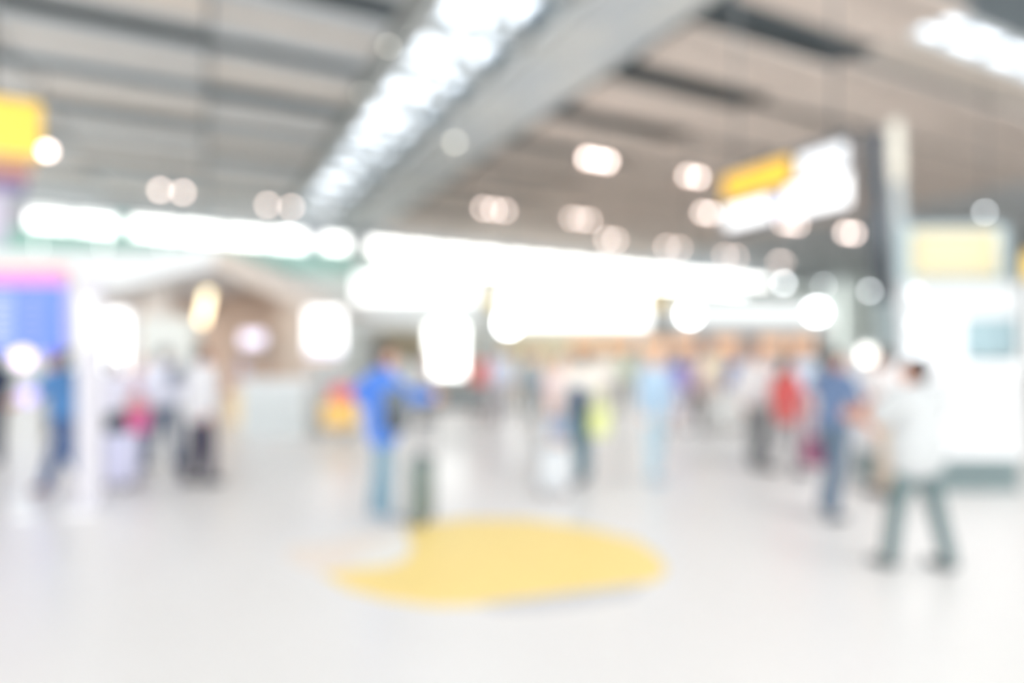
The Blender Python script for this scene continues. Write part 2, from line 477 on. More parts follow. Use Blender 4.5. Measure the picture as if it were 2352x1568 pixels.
    for sd in (1, -1):
        e = MB().ell(Hd((sd * .03, .068, .012)), (.013 * s, .012 * s, .010 * s), ht, 10, 6).build('eye', M_EYE, root, True)
        MB().ell(Hd((sd * .03, .0775, .012)), (.006 * s, .004 * s, .006 * s), ht, 8, 5).build('iris', M_IRIS, e, True)
        MB().cap(Hd((sd * .016, .079, .034)), .0035 * s, Hd((sd * .044, .068, .036)), .003 * s, n=6).build('eyebrow', HAIR[hcol], root, True)
    MB().cap(Hd((-.018, .083, -.062)), .006 * s, Hd((.018, .083, -.062)), .006 * s, n=8).build('mouth', M_LIP, root, True)
    # ---- hair
    hb = MB()
    hb.ell(Hd((0, -.026, .048)), (.082 * s, .092 * s, .090 * s), ht).ell(Hd((0, -.055, .0)), (.076 * s, .060 * s, .085 * s), ht)
    if hair != 'short':
        hb.cap(Hd((.05, -.04, .0)), .035 * s, Hd((.058, -.04, -.14)), .03 * s).cap(Hd((-.05, -.04, .0)), .035 * s, Hd((-.058, -.04, -.14)), .03 * s)
    if hair == 'long': hb.ell(Hd((0, -.075, -.13)), (.085 * s, .04 * s, .16 * s), ht)
    if hair == 'bun': hb.ell(Hd((0, -.12, .06)), (.045 * s, .045 * s, .045 * s), ht)
    fuse(hb, 'hair', HAIR[hcol], root, voxel * 1.2, .5)
    # ---- garment for the upper body
    g = MB(); e = .022 + loose
    g.ell(C((0, 0, 1.25)), ((.150 * tw + e) * s, (.098 + e) * s, .20 * s)).ell(C((0, 0, 1.08)), ((.135 * tw + e + loose) * s, (.095 + e + loose) * s, .18 * s))
    g.ell(C((0, 0, .97)), ((.150 * tw + e + loose) * s, (.105 + e + loose) * s, .14 * s))
    if hem < .86:
        for sd in (.5, -.5): g.cap(T((sd * .12, 0, .95)), (.12 + loose) * s, T((sd * .15, 0, hem + .10)), (.125 + loose) * s)
    g.cap(C((-shw * .82, -.005, 1.385)), (.055 + e * .8) * s, C((shw * .82, -.005, 1.385)), (.055 + e * .8) * s)
    g.cap(C((0, -.005, 1.40)), .058 * s, C((0, -.002, 1.455)), .06 * s)
    for sd in (1, -1):
        sh, el_, wr = J['sh', sd], J['el', sd], J['wr', sd]
        if sleeve == 'short': g.cap(T(sh), (.05 + e) * s, T(sh.lerp(el_, .72)), (.045 + e) * s)
        elif sleeve == 'long':
            g.cap(T(sh), (.05 + e) * s, T(el_), (.037 + e) * s).cap(T(el_), (.037 + e) * s, T(el_.lerp(wr, .9)), (.028 + e * .7) * s)
    fuse(g, 'coat' if hem < .86 else 'shirt', cloth(top), root, voxel * 1.3)
    # ---- garment for the legs
    g = MB(); e = .016 + loose * .6
    g.ell(T((0, 0, .93)), ((.150 * tw + .018) * s, .118 * s, .12 * s))
    if bkind == 'skirt':
        g.ell(T((0, 0, .80)), (.175 * s, .15 * s, .2 * s)).cap(T((0.05, 0, .70)), .14 * s, T((.05, 0, .60)), .15 * s).cap(T((-.05, 0, .70)), .14 * s, T((-.05, 0, .60)), .15 * s)
    for sd in (1, -1):
        hp, kn, an = J['hip', sd], J['knee', sd], J['ank', sd]
        if bkind == 'shorts': g.cap(T(hp), (.086 + e) * s, T(hp.lerp(kn, .85)), (.068 + e) * s)
        elif bkind in ('trousers', 'slim'):
            k2 = .4 if bkind == 'slim' else 1.0
            g.cap(T(hp), (.084 + e * k2) * s, T(kn), (.054 + e * k2) * s).cap(T(kn), (.054 + e * k2) * s, T(kn.lerp(an, .95)), (.038 + e * (k2 + .4)) * s)
    fuse(g, 'skirt' if bkind == 'skirt' else ('shorts' if bkind == 'shorts' else 'trousers'), cloth(bottom), root, voxel * 1.3)
    for sd in (1, -1):
        an = J['ank', sd]; sm = MB()
        q = an.z - low
        sm.cap(T(an + Vector((0, -.02, -.03))), .045 * s, T(an + Vector((0, .10, -.05))), .042 * s, sx=1.0).ell(T(an + Vector((0, .13, -.055))), (.044 * s, .07 * s, .030 * s))
        zmin = -q * 0
        for i, vv in enumerate(sm.v):
            if vv[2] < zmin + .004: sm.v[i] = (vv[0], vv[1], .004)
        fuse(sm, 'shoe', mat(shoe, .5, name='shoe_leather'), root, voxel, .5)
    root['_j'] = 1
    J['T'] = T; J['root'] = root; J['Mw'] = Matrix.Translation(loc) @ Matrix.Rotation(-YAW - math.radians(face), 4, 'Z')
    return J
def world(J, v): return J['Mw'] @ J['T'](v)

# ---- luggage
def suitcase(label, px, py, w=.40, d=.25, h=.62, rgb=(60, 70, 72), face=0, handle=True, group=None, name='suitcase'):
    r = thing(name, label, 'suitcase', F(px, py), -YAW - math.radians(face), group)
    m = mat(rgb, .45, 0, .05, 8, name='suitcase_shell'); dk = mat((70, 74, 76), .5, name='dark_plastic')
    sh = MB().rbox((0, 0, .06 + h / 2), (w, d, h), .05).build('shell', m, r, True)
    rib = MB()
    for i in range(-2, 3): rib.rbox((i * w * .17, -d / 2 - .003, .06 + h / 2), (.02, .014, h * .82), .005)
    rib.build('ribs', m, sh, True)
    MB().rbox((0, 0, .06 + h / 2), (w + .006, .012, h + .006), .004).build('zip_line', dk, sh)
    for x in (-1, 1):
        for y in (-1, 1):
            wl = MB().tube((x * (w / 2 - .05) - .014, y * (d / 2 - .05), .03), (x * (w / 2 - .05) + .014, y * (d / 2 - .05), .03), .03, n=12).build('wheel', dk, r, True)
            MB().box((x * (w / 2 - .05), y * (d / 2 - .05), .055), (.05, .04, .03)).build('wheel_fork', dk, wl)
    MB().cap((-.07, 0, h + .085), .012, (.07, 0, h + .085), .012).build('grip', dk, r, True)
    if handle:
        hd = MB().tube((-.09, d / 2 - .03, h), (-.09, d / 2 - .03, h + .40), .009, n=8).tube((.09, d / 2 - .03, h), (.09, d / 2 - .03, h + .40), .009, n=8).build('telescopic_handle', mat((190, 192, 194), .3, .8, name='alloy'), r, True)
        MB().cap((-.10, d / 2 - .03, h + .40), .016, (.10, d / 2 - .03, h + .40), .016).build('handle_grip', dk, hd, True)
    return r

def backpack(label, at, rz, rgb, w=.30, d=.17, h=.44, name='backpack', cat='backpack'):
    r = thing(name, label, cat, at, rz)
    m = cloth(rgb); dk = cloth(tuple(int(c * .8) for c in rgb))
    MB().rbox((0, 0, h / 2), (w, d, h), .07).build('main_compartment', m, r, True)
    MB().rbox((0, -d / 2 - .02, h * .32), (w * .8, .06, h * .5), .025).build('front_pocket', dk, r, True)
    MB().cap((-.04, d * .2, h + .02), .01, (.04, d * .2, h + .02), .01).build('top_loop', dk, r, True)
    for x in (-1, 1):
        MB().cap((x * .09, d / 2, h * .95), .014, (x * .11, d / 2 + .01, h * .2), .012).build('shoulder_strap', dk, r, True)
    return r

def tote(label, at, rz, rgb, w=.32, d=.12, h=.30, strap=.25, name='shoulder_bag', cat='bag'):
    r = thing(name, label, cat, at, rz)
    m = cloth(rgb); x = w / 2
    pts = [Vector((-x * .85, -d / 2, 0)), Vector((x * .85, -d / 2, 0)), Vector((x, -d / 2, h)), Vector((-x, -d / 2, h))]
    MB().prism(pts, (0, d, 0)).build('bag_body', m, r)
    MB().box((0, 0, h), (w * 1.01, d * 1.05, .025)).build('bag_rim', m, r)
    for y in (-1, 1):
        st_ = MB(); prev = None
        for i in range(9):
            a = math.pi * i / 8; q = Vector((-x * .55 * math.cos(a), y * d * .4, h + strap * math.sin(a)))
            if prev is not None: st_.cap(prev, .009, q, .009, n=6, k=2)
            prev = q
        st_.build('strap', m, r, True)
    return r

GF = 'distant crowd by the shops'
# left side
J = person('person in blue shirt and navy trousers striding left beside slim white totem', 152, 1136, -95, 1.76, top=(86, 132, 184), sleeve='short', bottom=(78, 98, 136), shoe=(120, 88, 90),
       legs=((24, 6), (-16, 20)), arms=((48, 8, 40), (40, 8, 45)), skin=1, lean=6, voxel=.009, loose=.012)
person('person in dark navy clothes cut off by the left edge of the picture', -16, 1068, -70, 1.70, top=(62, 70, 92), bottom=(80, 84, 100), arms=((10, 10, 40), (15, 10, 50)))
person('person in white top and black shorts behind the pale lilac suitcase', 264, 1100, 30, 1.60, fem=True, hair='bob', top=(226, 224, 238), sleeve='short', bottom=(54, 64, 70), bkind='shorts', hcol=0, arms=((25, 14, 30), (20, 12, 30)), skin=0)
suitcase('pale lilac hard suitcase in front of black shorts', 280, 1118, .34, .26, .62, (216, 216, 240), 10, False)
J = person('person in pale pink top with grey leggings beside bright pink bag', 326, 1066, 120, 1.60, fem=True, hair='long', hcol=1, top=(226, 208, 218), sleeve='short', bottom=(142, 142, 158), bkind='slim', arms=((12, 14, 20), (-5, 12, 15)), skin=0)
tote('bright magenta pink shoulder bag hanging in the left group of travellers', P(322, 990, 8.85), -YAW, (230, 112, 166), .32, .12, .34)
person('person in pale lavender shirt and dark denim in the left group', 378, 1076, 15, 1.72, top=(224, 226, 240), bottom=(104, 114, 134), arms=((10, 14, 30), (-10, 16, 20)), wide=1.05, loose=.02)
person('person in long loose white shirt and black trousers in the left group', 462, 1112, 40, 1.74, top=(212, 211, 215), hem=.78, bottom=(76, 74, 88), shoe=(70, 76, 76), legs=((5, 5), (-5, 8)), arms=((-18, 24, 20), (30, 20, 60)), skin=1, wide=1.08, loose=.03, voxel=.010)
backpack('small dark grey backpack on the shoulder of pale lavender shirt', P(404, 880, 8.58), -YAW, (108, 118, 136), .18, .10, .24)

# traveller in the blue coat on the floor decal
J = person('person in royal blue coat and slim teal jeans standing at floor decal', 880, 1194, 75, 1.74, fem=True, hair='bob', top=(84, 130, 214), hem=.74, bottom=(122, 152, 170), bkind='slim', shoe=(176, 184, 196),
       legs=((3, 3), (-3, 5)), arms=((50, 14, 35), (-52, 14, 95)), voxel=.008, loose=.028, abd=0.0)
backpack('slate grey bag carried against the side of royal blue coat', P(908, 992, 5.92), -YAW, (108, 116, 124), .24, .15, .42)
suitcase('dark green grey upright suitcase standing beside blue coat on yellow decal', 969, 1200, .20, .34, .58, (122, 134, 132), 12, True)

# centre group
person('person in pale pink top and light blue skirt behind white suitcase', 1288, 1082, 160, 1.62, fem=True, hair='long', hcol=1, top=(236, 216, 216), sleeve='short', bottom=(176, 196, 226), bkind='skirt', skin=2, shoe=(200, 190, 190), loose=.012)
suitcase('white hard suitcase standing in front of light blue skirt', 1272, 1136, .36, .24, .50, (208, 212, 217), 0, True)
J = person('person in cream shirt and dark teal jeans carrying navy backpack', 1338, 1108, -20, 1.70, top=(230, 224, 216), bottom=(96, 122, 134), bkind='trousers', hcol=1, skin=2, legs=((10, 4), (-8, 8)), arms=((10, 12, 20), (-8, 16, 30)))
backpack('small navy backpack on the back of cream shirt', P(1330, 950, 7.66), -YAW + .3, (58, 84, 118), .20, .13, .34)
tote('lime green and yellow carrier bag beside dark teal jeans', P(1376, 1000, 7.72), -YAW + .2, (214, 220, 156), .26, .12, .34, .2, 'carrier_bag')
person('person dressed all in light blue denim standing alone in the centre right', 1503, 1110, 150, 1.70, hair='short', hcol=2, skin=2, top=(166, 190, 212), bottom=(180, 202, 214), bkind='slim', shoe=(190, 208, 220), legs=((3, 2), (-3, 4)), arms=((6, 10, 10), (4, 14, 20)), abd=.5)
person('person in violet sweater walking behind the light blue figure', 1556, 992, 60, 1.64, fem=True, hair='long', top=(148, 140, 202), bottom=(200, 190, 200), voxel=.014)
person('person in dusty pink top and charcoal trousers next to violet sweater', 1598, 992, 100, 1.68, top=(206, 180, 182), bottom=(120, 120, 122), voxel=.014, hcol=1)
person('person in navy blue top and white trousers in right centre', 1692, 986, 190, 1.66, fem=True, hair='bob', hcol=2, top=(112, 128, 176), bottom=(236, 236, 234), voxel=.014)
suitcase('large white suitcase standing left of navy blue top', 1652, 990, .48, .30, .70, (216, 216, 214), 0, False)
person('person in loose white shirt and grey trousers left of bright red top', 1742, 1070, 175, 1.70, top=(212, 210, 211), bottom=(128, 130, 132), arms=((10, 20, 20), (6, 22, 20)), loose=.03, wide=1.08)
person('person in bright red top and dark grey leggings', 1806, 1088, 80, 1.62, fem=True, hair='long', hcol=1, top=(206, 100, 98), hem=.72, bottom=(146, 146, 150), bkind='slim', arms=((15, 12, 25), (-12, 12, 25)))
person('person in pale blue shirt half hidden behind navy shirt', 1838, 1010, 200, 1.74, top=(206, 220, 236), bottom=(180, 160, 176), voxel=.014)

# right foreground
J = person('person in navy short sleeved shirt and navy trousers stepping right', 1912, 1188, 70, 1.72, top=(104, 124, 158), sleeve='short', bottom=(100, 116, 134), skin=1, shoe=(84, 92, 100), legs=((-8, 2), (18, 36)), arms=((26, 8, 8), (34, 10, 24)), headturn=20, voxel=.008)
tote('dusty magenta shoulder bag hanging behind navy trousers', P(1872, 1070, 6.6), -YAW, (168, 104, 132), .24, .12, .30, .22)
person('person in pale shirt and beige trousers partly behind white polo shirt', 2030, 1142, -35, 1.72, top=(208, 203, 203), sleeve='short', bottom=(196, 181, 165), skin=1, legs=((8, 4), (-8, 8)), arms=((20, 10, 40), (10, 12, 30)), hcol=1, voxel=.010)
J = person('person in white short sleeved shirt and slate trousers nearest the viewer', 2106, 1306, -25, 1.66, hem=.76, top=(190, 193, 195), sleeve='short', bottom=(104, 120, 122), bkind='slim', skin=1, shoe=(90, 100, 102), legs=((-8, 4), (10, 6)), arms=((14, 14, 40), (30, 22, 70)),
       headturn=-10, wide=1.25, loose=.025, voxel=.008, abd=7.5)

# far crowd
far = [('coral red jacket', 1108, 962, 20, (226, 120, 110), (190, 150, 150)), ('faded red shirt', 1152, 948, 160, (220, 140, 132), (140, 140, 146)),
       ('pale yellow shirt', 1196, 940, 90, (240, 222, 170), (210, 196, 170)), ('tan jacket', 1238, 950, 200, (222, 196, 156), (120, 136, 146)),
       ('slate blue shirt', 1218, 968, 170, (150, 164, 176), (110, 126, 136)), ('pale green top and dark legs', 1432, 952, 30, (206, 216, 196), (140, 150, 150)),
       ('light cream jacket', 1392, 962, 190, (232, 226, 218), (206, 200, 196)),
       ('sand coloured shirt', 1632, 948, 200, (232, 220, 196), (196, 180, 170)), ('mustard tan jacket', 1668, 940, 160, (212, 196, 160), (180, 176, 170)),
       ('mauve grey sweater', 556, 948, 60, (190, 182, 200), (216, 200, 176)), ('dusty brown jacket', 984, 958, 100, (196, 176, 176), (120, 120, 124)),
       ('pale blue top', 1152, 970, 185, (198, 208, 226), (170, 170, 176))]
for i, (what, px, py, fc, tp, bt) in enumerate(far):
    person('distant person in %s in the crowd before the shops' % what, px, py, fc, 1.62 + .03 * (i % 4), fem=i % 2 == 0, hair=('bob', 'short')[i % 2], hcol=i % 2, skin=(i * 2) % 3, top=tp, bottom=bt, voxel=.016, group=GF)
#PART3

# ------------------------------------------------------------------ floor decal
def flat_poly(name, pts, m, parent, z0, z1):
    q = [F(x, y) for x, y in pts]; c = parent.location
    return MB().prism([Vector((p.x - c.x, p.y - c.y, z0)) for p in q], (0, 0, z1 - z0)).build(name, m, parent)
M_YEL = mat((250, 220, 142), .5, 0, .05, 2.2, name='yellow_vinyl')
dec = thing('floor_decal', 'big oval yellow floor sticker in the middle of the hall', 'floor sticker', F(1120, 1290))
ell_pts = [(740, 1318), (796, 1351), (880, 1376), (997, 1392), (1091, 1390), (1290, 1364), (1489, 1339), (1521, 1324), (1530, 1304), (1512, 1276), (1465, 1243), (1372, 1218),
           (1301, 1204), (1208, 1192), (1068, 1191), (997, 1199), (927, 1212), (946, 1252), (937, 1281), (899, 1299), (824, 1306)]
flat_poly('yellow_field', ell_pts, M_YEL, dec, .001, .004)
flat_poly('peach_field', [(927, 1212), (862, 1224), (764, 1243), (670, 1257), (652, 1276), (693, 1299), (740, 1318), (824, 1306), (800, 1284), (870, 1250)], mat((240, 226, 214), .5, name='peach_vinyl'), dec, .001, .004)
flat_poly('cream_field', [(927, 1212), (870, 1250), (800, 1284), (824, 1306), (899, 1299), (937, 1281), (946, 1252)], mat((240, 234, 226), .5, name='cream_vinyl'), dec, .001, .004)
flat_poly('grey_field', [(1091, 1390), (1290, 1364), (1489, 1339), (1450, 1372), (1350, 1389), (1240, 1402), (1150, 1404)], mat((206, 204, 206), .5, name='grey_strip'), dec, .001, .004)  # pale grey strip along the yellow's straight lower edge

# ------------------------------------------------------------------ lamps hung from the ceiling
M_GLOBE = emit((255, 232, 222), 13.0, 'lit_globe', .01)
M_GLOBEW = emit((246, 252, 255), 14.0, 'lit_globe_white', .01)
M_LAMPM = mat((120, 122, 124), .4, .5, name='lamp_metal')
def pendant(label, px, py, z, n=2, sep=.6, r=.17, m=None, ceil=ZD, group='globe pendants under the ceiling', dirn=None):
    d = (z - EYE) * FPX / (HY - py); p = P(px, py, d)
    t = thing('pendant_lamp', label, 'ceiling lamp', (p.x, p.y, ceil), 0, group)
    L = ceil - z; r *= .8
    MB().tube((0, 0, 0), (0, 0, -L + r + .12), .03, n=8).build('stem', M_LAMPM, t, True)
    MB().tube((0, 0, 0), (0, 0, -.08), .12, n=12).build('ceiling_rose', M_LAMPM, t, True)
    if n > 1: MB().box((0, 0, -L + r + .12), (sep * (n - 1) + .1, .06, .06)).build('bar', M_LAMPM, t)
    for i in range(n):
        x = (i - (n - 1) / 2) * sep
        hd = MB().tube((x, 0, -L + r + .12), (x, 0, -L + r - .03), .07, .10, n=10).build('lamp_holder', M_LAMPM, t, True)
        MB().ell((x, 0, -L), (r, r, r), None, 14, 10).build('globe', m or M_GLOBE, hd, True)
pl = [('double globe pendant beside the yellow sign at the left edge', 97, 345, 9.5, 2, .32, .19), ('double globe pendant above the left clerestory windows', 394, 439, 10.5, 2, 1.1, .17),
      ('double globe pendant just left of the roof truss foot', 642, 473, 10.6, 2, 1.4, .17), ('bright triple globe pendant, topmost one right of the roof truss', 1372, 367, 10.5, 3, .55, .21),
      ('triple globe pendant directly above the long clerestory, nearest the truss', 1135, 481, 10.6, 3, .75, .18), ('triple globe pendant second from truss above long clerestory', 1334, 503, 10.6, 3, .7, .17),
      ('double globe pendant touching top edge of long clerestory in the centre', 1404, 550, 10.8, 2, .9, .21), ('double globe pendant just left of the yellow hanging sign', 1592, 405, 10.5, 2, .65, .19),
      ('double globe pendant at lower left corner of the white hanging sign', 1624, 489, 10.6, 2, .7, .2), ('double globe pendant low over the long clerestory right of centre', 1546, 568, 10.8, 2, 1.5, .21),
      ('double globe pendant below the white hanging sign', 1678, 588, 10.9, 2, 1.5, .22), ('double globe pendant low over the right end of clerestory', 1794, 602, 11.0, 2, .8, .22),
      ('triple globe pendant under the right half of white hanging sign', 1816, 514, 10.7, 3, .75, .19), ('double globe pendant just left of the dark mast', 1952, 535, 10.7, 2, 1.0, .25)]
for a in pl:
    pendant(*a)
pendant('single white globe pendant left of the dark mast, low', 1892, 655, 8.5, 1, .5, .2, M_GLOBEW)
pendant('single bluish white globe pendant at the foot of dark mast', 1998, 668, 7.0, 1, .5, .22, M_GLOBEW)
pendant('single bright white globe at the right end of clerestory', 1800, 650, 8.4, 1, .5, .32, M_GLOBEW)
pendant('single white globe at the right end of left clerestory', 664, 545, 9.9, 1, .5, .42, M_GLOBEW)
pendant('single faint lilac globe pendant above the pale yellow board', 2262, 487, 7.2, 1, .5, .09, M_GLOBEW)

# small floodlights fixed to the roof truss
for lab, px, py, z, r in (('cream floodlight on the pale flank of the roof truss', 1045, 325, 11.55, .16), ('upper small grey floodlight on the left chord of roof truss', 892, 105, 11.85, .085), ('lower small grey floodlight on the left chord of roof truss', 832, 215, 11.85, .07)):
    d = (z - EYE) * FPX / (HY - py); p = P(px, py, d)
    t = thing('floodlight', lab, 'lamp', p, 0, 'floodlights on the roof truss')
    MB().tube((0, 0, .06), (0, 0, .4), .02, n=8).build('bracket', M_LAMPM, t, True)
    h = MB().tube((0, 0, 0), (0, .02, .12), r * 1.1, r * .8, n=14).build('housing', M_LAMPM, t, True)
    MB().ell((0, 0, -.01), (r, r, r * .8)).build('lens', emit((255, 250, 236), 5.0), h, True)

# ------------------------------------------------------------------ hanging signs
M_DARK = mat((92, 98, 106), .5, .1, name='dark_steel')
u0 = 8.0
def sign_pt(px, py):
    r = (px - HX) / FPX; uu = math.sin(YAW) + math.cos(YAW) * r; d = u0 / uu; return P(px, py, d)
a = sign_pt(1668, 500); b = sign_pt(1950, 420); L = (b - a).length
va, vb = a.y, b.y
hs = thing('hanging_sign', 'long hanging sign with one glowing yellow and several white panels', 'sign', (u0, (va + vb) / 2, 4.64))
def hpan(name, f0, f1, z0, z1, m):      # f: 0 = far (left) end, 1 = near end
    y0, y1 = va + (vb - va) * f0, va + (vb - va) * f1
    return MB().rbox((-.06, (y0 + y1) / 2 - (va + vb) / 2, (z0 + z1) / 2 - 4.64), (.05, abs(y1 - y0) - .03, z1 - z0 - .03), .01).build(name, m, hs)
hpan('yellow_panel', 0, .60, 4.22, 4.64, emit((255, 196, 56), 1.12, 'yellow_lit', .14, 1.2))
hpan('white_panel', .66, 1.0, 4.22, 4.58, emit((246, 248, 252), 1.35))
hpan('white_panel', 0.02, .44, 3.74, 4.10, emit((250, 252, 255), 2.0))
hpan('lilac_panel', .46, .54, 3.80, 4.06, emit((196, 200, 250), 1.2))
hpan('white_panel', .56, 1.02, 3.70, 4.16, emit((250, 252, 255), 2.0))
MB().box((0, 0, -.45), (.08, abs(vb - va) + .06, 1.02)).build('backing', M_DARK, hs)
for f in (-.4, .4):
    MB().tube((0, f * abs(vb - va), .05), (0, f * abs(vb - va), ZC - 4.64), .02, n=8).build('suspension_rod', M_LAMPM, hs, True)

ys = thing('hanging_sign', 'glowing yellow hanging sign cut off at the left edge', 'sign', P(0, 280, 8.5))
def yl(x0, x1, y0, y1, d=8.5):
    p0, p1 = P(x0, y1, d) - ys.location, P(x1, y0, d) - ys.location
    return p0, p1
def ybox(name, x0, x1, y0, y1, m, th=.12):
    w = (x1 - x0) / FPX * 8.5; h = (y1 - y0) / FPX * 8.5; c = P((x0 + x1) / 2, (y0 + y1) / 2, 8.5) - ys.location
    return MB().rbox(c, (w, th, h), .02).build(name, m, ys)
for nm, x0, x1, y0, y1, m in (('yellow_panel', -210, 62, 215, 345, emit((255, 208, 78), 1.0, 'yellow_lit2', .1, 1.5)), ('amber_strip', -210, 40, 352, 395, emit((214, 150, 120), .5)), ('purple_strip', -210, 30, 400, 428, mat((120, 100, 150), .5, name='purple_panel'))):
    ybox(nm, x0, x1, y0, y1, m)
MB().tube(P(-150, 215, 8.5) - ys.location, Vector((P(-150, 215, 8.5).x - ys.location.x, P(-150, 215, 8.5).y - ys.location.y, ZC - ys.location.z)), .03, n=8).build('suspension_rod', M_LAMPM, ys, True)
MB().tube(P(-20, 215, 8.5) - ys.location, Vector((P(-20, 215, 8.5).x - ys.location.x, P(-20, 215, 8.5).y - ys.location.y, ZC - ys.location.z)), .03, n=8).build('suspension_rod', M_LAMPM, ys, True)
MB().rbox(P(-30, 500, 8.6) - ys.location, (.42, .1, .75), .02).build('lilac_banner', mat((196, 190, 208), .6, name='lilac_banner'), ys)

# ------------------------------------------------------------------ mast and glowing column at the right
base = P(2058, 1065, 9.2); base.z = 0
ms = thing('sign_mast', 'steel mast, dark slate above and grey below, leaning beside the white hanging sign', 'mast', base)
tp = P(2003, 318, 9.2) - base
MB().tube((0, 0, 0), tp * .50, .14, n=16).build('lower_pole', mat((168, 180, 182), .5, 0, .04, 3, name='grey_pole'), ms, True)
MB().tube(tp * .50, tp, .135, .125, n=16).build('upper_pole', M_DARK, ms, True)
MB().tube((0, 0, 0), (0, 0, .05), .26, n=20).build('base_plate', M_DARK, ms, True)
MB().tube(tp, tp * 1.015, .14, n=16).build('top_cap', M_DARK, ms, True)
base = P(2082, 974, 14.0); base.z = 0
lc = thing('light_column', 'tall pale column with glowing cream head behind the dark mast', 'lamp', base)
tp = P(2056, 282, 14.0) - base
MB().tube((0, 0, 0), tp * .80, .13, n=16).build('shaft', mat((196, 204, 206), .5, name='pale_column'), lc, True)
MB().tube(tp * .80, tp, .13, .13, n=16).build('glowing_head', emit((255, 250, 236), .85), lc, True)
MB().tube((0, 0, 0), (0, 0, .08), .25, n=16).build('base_plate', M_DARK, lc, True)

# ------------------------------------------------------------------ white information kiosk at the right
DK = 7.4; sc = FPX / DK
kb = P(2206, 1130, DK); kb.z = 0
ki = thing('information_kiosk', 'white service kiosk with dark ribbed base and grey window at right', 'kiosk', kb, FACE_CAM)
kx = lambda px, y=0: (px - HX) / FPX * (DK + y) - (2206 - HX) / FPX * DK
kz = lambda py, y=0: EYE + (HY - py) / FPX * (DK + y)
M_WHITE = mat((238, 240, 243), .4, 0, .02, 2, name='white_laminate')
M_KB = mat((140, 156, 158), .5, 0, .05, 4, name='grey_base')
def kbox(name, x0, x1, y0, y1, yd0, yd1, m, par=None):
    q = max(yd0, 0); zb, zt = max(0, kz(y0, q)), kz(y1, q)
    return MB().rbox(((kx(x0, q) + kx(x1, q)) / 2, (yd0 + yd1) / 2, (zb + zt) / 2), (kx(x1, q) - kx(x0, q), yd1 - yd0, zt - zb), .012).build(name, m, par or ki)
kbase = kbox('base', 2062, 2344, 1130, 1052, .05, 1.0, M_KB)
for i in range(24):
    x = 2066 + i * 11.8
    MB().box(((kx(x) + kx(x + 5)) / 2, .035, kz(1091)), (kx(x + 5) - kx(x), .03, kz(1058) - kz(1124))).build('base_slat', M_KB, kbase)
kbox('counter_body', 2056, 2352, 1052, 846, 0.0, 1.0, M_WHITE)
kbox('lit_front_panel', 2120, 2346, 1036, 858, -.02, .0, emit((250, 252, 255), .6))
kbox('countertop', 2048, 2358, 846, 834, -.06, 1.04, M_WHITE)
kbox('upright', 2086, 2214, 834, 650, .70, .86, M_WHITE)
kbox('upright', 2344, 2420, 834, 650, .70, .86, mat((236, 234, 232), .5, name='off_white'))
kw = kbox('window', 2208, 2348, 822, 722, .74, .80, mat((146, 170, 178), .3, 0, .03, 3, name='grey_glass'))
kbox('window_frame', 2208, 2348, 728, 720, .70, .86, M_WHITE, kw)
kbox('lit_header', 2086, 2420, 720, 650, .66, .90, emit((244, 248, 250), .6))
for i, y in enumerate((672, 742, 806)):
    h = MB().tube((kx(2096, .7), .70, kz(y, .7)), (kx(2096, .7), .66, kz(y, .7)), .05, n=12).build('bulb_socket', M_WHITE, ki, True)
    MB().ell((kx(2096, .7), .63, kz(y, .7)), (.05, .05, .05)).build('bulb', emit((236, 244, 248), 3.0), h, True)
yb = thing('notice_board', 'pale yellow lit notice board standing on top of white kiosk', 'board', kb + Vector((0, 0, kz(644, .78))) + FWD * .78, FACE_CAM)
def ybx(name, x0, x1, y0, y1, dy, th, m):
    q = .78; return MB().rbox(((kx(x0, q) + kx(x1, q)) / 2, dy, (kz(y0, q) + kz(y1, q)) / 2 - kz(644, q)), (kx(x1, q) - kx(x0, q), th, kz(y1, q) - kz(y0, q)), .01).build(name, m, yb)
ybx('frame', 2070, 2318, 644, 516, .05, .06, mat((168, 186, 192), .5, name='blue_grey_frame'))
ybx('yellow_panel', 2096, 2288, 632, 530, .0, .05, emit((240, 224, 178), .6, 'pale_yellow', .06, 2))
for y in (548, 572, 596):
    ybx('text_row', 2110, 2240, y + 6, y, -.03, .01, mat((214, 210, 190), .6, name='faint_print'))
bs = thing('blade_sign', 'narrow bright yellow blade sign at the far right edge', 'sign', P(2356, 610, 7.9), FACE_CAM)
MB().rbox((.06, 0, 0), (.14, .06, .36), .02).build('yellow_face', emit((255, 214, 96), 1.0, 'yellow_lit3'), bs)
MB().box((.06, .05, -.55), (.05, .04, 1.5)).build('bracket', M_LAMPM, bs)

# ------------------------------------------------------------------ left side: departure board, totem, gabled shop
DB = 12.0; bx = P(40, 970, DB); bx.z = 0
fb = thing('departure_board', 'blue departure display board with pink header at left edge', 'display board', bx, FACE_CAM + math.radians(6))
s2 = FPX / DB; X = lambda px: (px - 40) / s2; Z = lambda py: EYE + (800 - py) / s2
def fbox(name, x0, x1, y0, y1, dy, th, m, par=None):
    return MB().rbox(((X(x0) + X(x1)) / 2, dy, (Z(y0) + Z(y1)) / 2), (X(x1) - X(x0), th, Z(y0) - Z(y1)), .012).build(name, m, par or fb)
fbox('cabinet', -250, 148, 818, 610, .1, .16, mat((214, 206, 200), .5, name='cabinet_shell'))
fbox('salmon_header', -250, 142, 632, 612, .0, .06, emit((255, 160, 162), .75))
fbox('pink_strip', -250, 142, 650, 634, .0, .06, emit((250, 150, 240), .85))
scr = fbox('screen', -250, 140, 810, 652, .0, .06, emit((96, 130, 250), 1.05, 'blue_screen', .08, 2))
cols = [(-240, -180, (200, 214, 255)), (-150, -60, (190, 206, 255)), (-10, 28, (206, 214, 255)), (62, 84, (150, 160, 240))]
